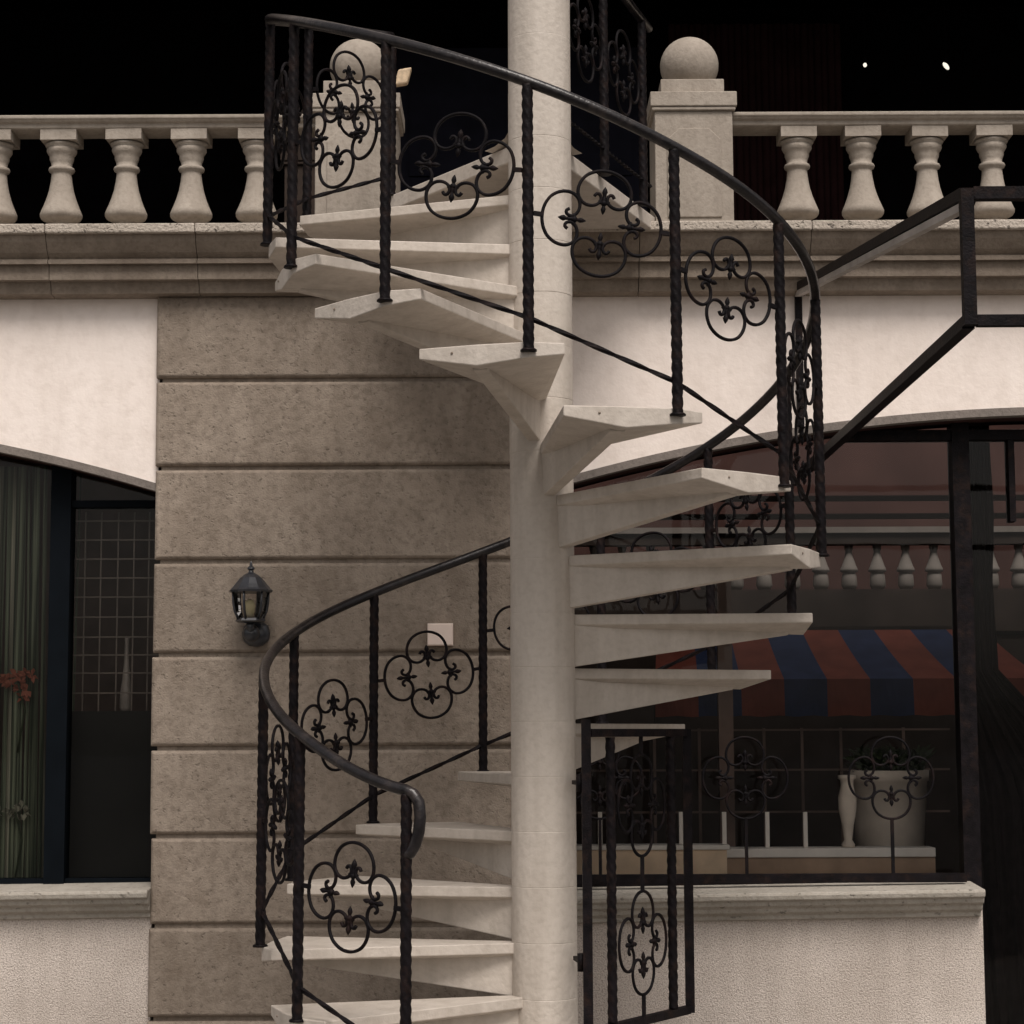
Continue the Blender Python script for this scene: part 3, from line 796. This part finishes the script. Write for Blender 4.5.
# lit bulbs in the loggia
for px, py, w, lab in ((865,65,.0095,'small round lit bulb hanging in the dark balcony'), (946,66,.0125,'larger slanted lit bulb hanging in the dark balcony, right of the small one')):
    p = at(px, py, 2.6)
    t = thing('hanging_lamp', lab, 'lamp', p, 'lit bulbs in the dark balcony')
    s = MB(); s.sphere((0,0,0), w, 14, 10, 1.15 if px < 900 else 1.6)
    if px > 900: s.v = [(x-.5*z, y, z*.95) for x, y, z in s.v]
    s.v = [(x+p[0], y+p[1], z+p[2]) for x, y, z in s.v]; obj('bulb', s, M['glow'], t)
    s = MB(); s.tube([(p[0],p[1]+.0,p[2]+w*1.2), (p[0],p[1],zroof)], .003, 5); s.lathe([(.012,w*1.1),(.010,w*1.1+.03)], p, 8); obj('cord', s, M['dark'], t)

# awning frame projecting from the wall
fY = -1.80
A = at(965, 194, fY); Bq = at(971, 321, fY)
xf = (A[0]+Bq[0])/2
W0 = at(800, 288, WF)
afr = thing('awning_frame', 'bare black iron awning frame jutting out from the wall at the right', 'awning frame', (xf, WF, GROUND))
s = MB(); s.bar((xf, fY, A[2]), (xf-.01, WF, W0[2]), .034, .034); obj('side_bar', s, M['iron'], afr)
s = MB(); s.bar((xf-.002, fY+.03, A[2]-.030), (xf-.012, WF-.01, W0[2]-.030), .026, .022); o = obj('edge_strip', s, M['strip'], afr)
s = MB(); s.bar((xf, fY, A[2]+.012), (xf, fY, Bq[2]-.012), .034); obj('front_post', s, M['iron'], afr)
s = MB(); s.bar((xf+.018, fY, A[2]), (4.3, fY, A[2]), .034); s.bar((xf+.018, fY, Bq[2]), (4.3, fY, Bq[2]), .030); obj('front_bar', s, M['iron'], afr)
s = MB(); s.bar((xf, fY+.018, Bq[2]), (xf+.0, WF+.05, at(818,472,WF)[2]), .034); obj('side_bar', s, M['iron'], afr)
s = MB(); s.bar((xf-.01, WF-.012, W0[2]+.02), (xf-.01, WF-.012, arch_z(loR, xf)+.0), .03, .02); obj('wall_bar', s, M['iron'], afr)
s = MB(); s.bar((4.3, fY, A[2]), (4.3, WF, W0[2]), .034); s.bar((4.3, fY, Bq[2]), (4.3, WF+.05, Bq[2]), .034); s.bar((4.3, fY, A[2]-.018), (4.3, fY, Bq[2]+.018), .03); obj('far_side', s, M['iron'], afr)

# ------------------------------------------------------------------ behind the left window
s = MB(); s2 = MB()
ry = GL+.12
x = -3.4
while x < xb-.02:
    w = random.uniform(.004, .011); y = ry+random.uniform(0,.03); le_ = random.uniform(-.025,.025)
    zt_ = 2.28; zb_ = zfl-.02
    tgt = s if random.random() < .8 else s2
    n = tgt.add([(x-w,y,zb_),(x+w,y,zb_),(x+w+le_,y+.004,zt_),(x-w+le_,y+.004,zt_)]); tgt.face((n,n+1,n+2,n+3))
    x += random.uniform(.008,.019)
scr = thing('reed_screen', 'grey green screen of vertical reeds behind the left window', 'screen', (-2.7, ry, zfl))
obj('reeds', s, M['reed'], scr); obj('pale_reeds', s2, M['reed_pale'], scr)
def posy(name, label, px, py, spread, n, mat, cat):
    p = at(px, py, GL+.07)
    t = thing(name, label, cat, p, 'flowers on the reed screen')
    s = MB()
    for i in range(n):
        q = Vector((p[0]+random.gauss(0,spread), p[1]+random.uniform(0,.03), p[2]+random.gauss(0,spread*.8)))
        for j in range(5):
            a = random.uniform(0, 2*pi); s.blade(q, q+Vector((cos(a),-.3,sin(a)))*.035, .012)
    obj('petals', s, mat, t)
    s = MB(); s.tube([p, (p[0]+.02, p[1]+.05, p[2]-.12), (p[0]-.01, p[1]+.06, p[2]-.3)], .004, 5); obj('stalk', s, M['leaf'], t)
posy('flower_spray', 'faded orange flower spray tucked in the reed screen', 18, 683, .035, 14, M['flower'], 'flowers')
posy('flower_spray', 'small tan dried flower spray low in the reed screen', 15, 812, .03, 7, M['reed_pale'], 'flowers')
s = MB(); bpx = X(126, 700, 1.71); bz0 = Z(126, 711, 1.71)+.0
s.lathe([(.022,0),(.028,.015),(.026,.08),(.018,.14),(.012,.20),(.009,.30),(.010,.32)], (bpx,1.71,bz0), 16)
o = obj('slim_vase', s, M['bottle']); tag(o, 'slim pale vase standing behind the left window grille', 'vase')
s = MB(); s.box(xb-.05, pl+.06, 1.66, 1.79, bz0-.03, bz0-.0005); s.box(xb-.05, pl+.06, 1.665, 1.78, GROUND+.005, bz0-.031)
o = obj('cabinet', s, M['panel']); tag(o, 'dark low cabinet behind the left window that carries the slim vase', 'cabinet')

# ------------------------------------------------------------------ street reflections of the right window rebuilt as solid objects, open above for daylight
CY = 7.0
s = MB(); s.box(.02, 4.7, CY, CY+.15, GROUND, 4.6); o = obj('reflected_wall', s, M['brown_wall']); tag(o, 'red brown street building reflected in the right window, rebuilt as a wall behind it', 'wall')  # reflected building opposite, rebuilt as a solid wall
ct = thing('reflected_balcony', 'dim street balcony with pale balusters reflected in the right window, rebuilt behind the glass', 'balcony', (2, 6.5, Z(850,625,6.5)))  # reflected balcony rebuilt as solid slab, rail and balusters
zb_ = Z(850, 590, 6.5); zt2 = Z(850, 545, 6.5)
s = MB(); s.box(.15, 4.5, 6.42, 6.98, Z(850,632,6.5), zb_); obj('slab', s, M['back_dark'], ct)
s = MB(); s.box(.15, 4.5, 6.44, 6.56, zt2, Z(850,534,6.5)); obj('top_rail', s, M['back_dark'], ct)
s = MB(); s.box(.15, 4.5, 6.42, 6.58, Z(850,533.8,6.5), Z(850,528,6.5)); obj('coping', s, M['refl_white'], ct)
hh = zt2-zb_
s = MB(); s.lathe([(.04,0),(.055,.03),(.05,.10),(.04,.115),(.062,.125),(.06,.14),(.05,.16),(.03,.22),(.022,.26),(.03,.28),(.03,hh)], (0,0,0), 16)
bm_ = s.mesh('baluster', M['refl_white'])
x = X(849,570,6.5) - .192*9; base = worigin(ct)
while x < 4.4:
    if x > .2:
        o = bpy.data.objects.new('baluster', bm_); COL.objects.link(o); o.parent = ct; o.location = (x-base[0], 0, zb_-base[2]+.001)
    x += .192
for yy, lab in ((498,'upper dark reflected line rebuilt as a bar behind the glass'), (516,'lower dark reflected line rebuilt as a bar behind the glass')):
    s = MB(); s.box(.11, 4.59, 5.0, 5.05, Z(850,yy+2.5,5.0), Z(850,yy-2.5,5.0)); o = obj('reflected_bar', s, M['back_dark']); tag(o, lab, 'bar', 'dark lines reflected in the right window')  # dark lines reflected in the glass, rebuilt as solid bars

# reflected striped awning rebuilt as solid cloth, its stripes running down to the right
aw = thing('reflected_awning', 'red and blue striped awning reflected in the right window, rebuilt as cloth behind the glass', 'awning', at(800, 715, 5.2))
s = MB()
T0 = at(725, 629, 5.6); B0 = at(705, 680, 4.9)
nst = 9
cols = []
topx = [X(748+34.5*i-34.5*2, 629, 5.6) for i in range(nst+1)]
botx = [X(737+46*i-46, 679, 4.9) for i in range(nst+1)]
ztop, zbot, zval = Z(800,629,5.6), Z(800,679,4.9), Z(800,716,4.9)
topx = [X(740+35*i-70, 629, 5.6) for i in range(nst+1)]
botx = [X(692+46*i-46, 679, 4.9) for i in range(nst+1)]
botx = [X(827+43*(i-4), 679, 4.9) for i in range(nst+1)]
topx = [X(801+36*(i-4), 629, 5.6) for i in range(nst+1)]
sub = 5
for i in range(nst):
    mi = (i+0) % 2
    for j in range(sub):
        f0, f1 = j/sub, (j+1)/sub
        def pt(e, f):
            sag = -.012*sin(pi*f)
            return (topx[e]*(1-f)+botx[e]*f, 5.6-.7*f, ztop*(1-f)+zbot*f+sag)
        n = s.add([pt(i,f0), pt(i,f1), pt(i+1,f1), pt(i+1,f0)]); s.face((n,n+1,n+2,n+3), mi)
obj('canopy', s, [M['awn_red'], M['awn_blue']], aw)
s = MB()
for i in range(nst):
    for q in range(6):
        xa_ = botx[i]+(botx[i+1]-botx[i])*q/6; xb_ = botx[i]+(botx[i+1]-botx[i])*(q+1)/6
        wv = lambda x: 4.885+.012*sin(x*19)
        n = s.add([(xa_,4.899,zbot),(xb_,4.899,zbot),(xb_,wv(xb_),zval+.004*sin(xb_*31)),(xa_,wv(xa_),zval+.004*sin(xa_*31))]); s.face([n,n+1,n+2,n+3], i % 2)
obj('valance', s, [M['awn_red'], M['awn_blue']], aw)
s = MB()
for xx in (botx[0]+.02, botx[-1]-.02): s.bar((xx, 4.93, GROUND), (xx, 4.93, zbot-.02), .05)
s.bar((topx[0], 5.6, ztop+.0), (topx[-1], 5.6, ztop+.0), .03)
obj('pole_frame', s, M['back_dark'], aw)

# reflected dark shop front; bright street reflection rebuilt as a low wall with posts
s = MB(); s.box(.15, 4.5, 5.95, 6.05, GROUND, Z(850,640,6.0)); o = obj('reflected_shop_front', s, M['back_dark']); tag(o, 'dark reflected shop front rebuilt under the striped awning', 'shop front')
WY = 1.72
lw = thing('reflected_low_wall', 'reflected sunlit street strip rebuilt as a low tan wall with white coping and thin posts just inside the right window', 'wall', (1.2, WY, GROUND))
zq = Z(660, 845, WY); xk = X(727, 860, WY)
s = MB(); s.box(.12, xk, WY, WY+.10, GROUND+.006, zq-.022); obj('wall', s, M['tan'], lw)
s = MB(); s.box(xk+.002, X(935,848,WY+.2), WY+.2, WY+.3, GROUND+.006, Z(800,853,WY+.2)-.02); part_label(obj('wall', s, M['tan_dark'], lw), 'darker brown stretch of the reflected street strip, set back')
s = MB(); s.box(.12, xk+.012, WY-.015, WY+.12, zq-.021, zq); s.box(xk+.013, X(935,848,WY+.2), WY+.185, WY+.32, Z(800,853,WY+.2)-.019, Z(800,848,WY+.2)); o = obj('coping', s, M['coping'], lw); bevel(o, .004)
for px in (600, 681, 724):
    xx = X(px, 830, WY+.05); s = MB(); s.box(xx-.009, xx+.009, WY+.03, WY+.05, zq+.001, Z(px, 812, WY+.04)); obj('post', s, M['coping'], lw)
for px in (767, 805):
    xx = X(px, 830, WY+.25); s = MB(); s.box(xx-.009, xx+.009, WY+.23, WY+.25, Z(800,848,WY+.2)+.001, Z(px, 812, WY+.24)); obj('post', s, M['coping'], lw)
# reflected planter rebuilt as a solid pot
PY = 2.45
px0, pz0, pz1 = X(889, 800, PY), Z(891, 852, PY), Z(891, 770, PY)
pt_ = thing('planter', 'large pale tapering reflected planter with dark leafy plant, rebuilt behind the low wall coping', 'planter', (px0, PY, GROUND))
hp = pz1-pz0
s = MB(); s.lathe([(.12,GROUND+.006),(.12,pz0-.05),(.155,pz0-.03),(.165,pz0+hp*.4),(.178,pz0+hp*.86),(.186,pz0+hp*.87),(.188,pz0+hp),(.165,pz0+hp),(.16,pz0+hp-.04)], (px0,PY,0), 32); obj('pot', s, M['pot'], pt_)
s = MB(); s.lathe([(.001,pz1-.03),(.163,pz1-.035)][::-1], (px0,PY,0), 20, cap=False)
obj('soil', s, M['back_dark'], pt_)
s = MB()
for i in range(520):
    a = random.uniform(0, 2*pi); rr = random.uniform(0,.17); b_ = Vector((px0+rr*cos(a), PY+rr*sin(a), pz1-.02+random.uniform(0,.08)))
    s.blade(b_, b_+Vector((random.gauss(0,.05), random.gauss(0,.05), random.uniform(.01,.07))), .011)
obj('foliage', s, M['leaf'], pt_)
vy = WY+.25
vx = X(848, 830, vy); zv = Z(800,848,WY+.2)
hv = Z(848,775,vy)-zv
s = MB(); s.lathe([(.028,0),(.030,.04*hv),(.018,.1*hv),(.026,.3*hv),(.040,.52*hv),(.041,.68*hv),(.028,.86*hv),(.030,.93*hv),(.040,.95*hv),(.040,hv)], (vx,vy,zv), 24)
o = obj('pot_highlight', s, M['pot']); tag(o, 'slender pale urn shape standing in for the highlight on the left edge of the planter', 'urn')  # pale highlight on the pot edge, given the shape of an urn
# upright and faint grid of the window reflection, rebuilt as solid bars
s = MB(); ipx = X(727, 780, 2.6); s.box(ipx-.035, ipx+.035, 2.6, 2.66, GROUND+.006, 1.95)
o = obj('reflected_post', s, M['room_brown']); tag(o, 'dim brown reflected upright rebuilt as a post behind the low wall', 'post')
s = MB(); gY = 3.1
for yy in (730, 770, 812): s.box(.12, X(950,yy,gY), gY, gY+.012, Z(760,yy+1,gY), Z(760,yy-1,gY))
for px in (655, 700, 765, 803, 842, 905): s.box(X(px,770,gY)-.007, X(px,770,gY)+.007, gY+.013, gY+.025, GROUND+.006, Z(760,728,gY))
o = obj('reflected_grid', s, M['room_brown']); tag(o, 'faint reflected window grid rebuilt as thin bars deep inside the right window', 'partition')
# dark gathered curtain to the right of the window post
cu = thing('gathered_curtain', 'dark brown gathered curtain hanging right of the window post, inside the glass', 'curtain', (X(985,700,1.75), 1.75, GROUND))
s = MB(); nn = 90; rows = 26
xc0, xc1 = X(958,700,1.75), X(997,700,1.75)
grid = []
for r_ in range(rows+1):
    z_ = GROUND+.02 + (2.62-GROUND)*r_/rows
    low = max(0, 1.35-z_); wd = xc1-xc0 + .55*min(1, low/.5)
    row = []
    for c_ in range(nn+1):
        f = c_/nn; row.append((xc0+wd*f + .006*sin(9*z_+c_), 1.75 + .022*sin(f*55+.8*sin(3*z_)) + .012*sin(f*131+z_*5), z_))
    grid.append(s.add(row))
for r_ in range(rows):
    for c_ in range(nn): s.face((grid[r_]+c_, grid[r_]+c_+1, grid[r_+1]+c_+1, grid[r_+1]+c_), 0, True)
obj('cloth', s, M['curtain'], cu)
s = MB(); s.tube([(xc0-.1,1.75,2.66),(xc1+1.2,1.75,2.66)], .012, 8); obj('rod', s, M['iron_thin'], cu)

# ------------------------------------------------------------------ light
w = bpy.data.worlds.new('World'); scene.world = w; w.use_nodes = True
nt = w.node_tree; N, L = nt.nodes, nt.links
bg = N['Background']
sky = N.new('ShaderNodeTexSky'); sky.sky_type = 'NISHITA'; sky.sun_disc = False
SUN_EL, SUN_AZ = radians(56), radians(166)      # azimuth clockwise from +y: from the front, a little right
sky.sun_elevation = SUN_EL; sky.sun_rotation = SUN_AZ; sky.air_density = 1.2; sky.dust_density = 4; sky.ozone_density = 1
hs = N.new('ShaderNodeHueSaturation'); hs.inputs['Saturation'].default_value = .22
wm = N.new('ShaderNodeMix'); wm.data_type = 'RGBA'; wm.blend_type = 'MULTIPLY'; wm.inputs['Factor'].default_value = 1; wm.inputs['B'].default_value = (1, .94, .895, 1)
L.new(sky.outputs[0], hs.inputs['Color']); L.new(hs.outputs[0], wm.inputs['A']); L.new(wm.outputs['Result'], bg.inputs['Color'])
bg.inputs['Strength'].default_value = .122
sd = bpy.data.lights.new('sun', 'SUN'); so_ = bpy.data.objects.new('sun', sd); COL.objects.link(so_)
sd.energy = 2.5; sd.angle = radians(26); sd.color = (1, .93, .87)
d = Vector((sin(SUN_AZ)*cos(SUN_EL), cos(SUN_AZ)*cos(SUN_EL), sin(SUN_EL)))
so_.rotation_euler = d.to_track_quat('Z', 'Y').to_euler(); so_.location = (0,-6,8)

scene.view_settings.view_transform = 'Standard'; scene.view_settings.look = 'None'; scene.view_settings.exposure = 0; scene.view_settings.gamma = 1
scene.render.engine = 'CYCLES'
scene.cycles.max_bounces = 8; scene.cycles.transparent_max_bounces = 12
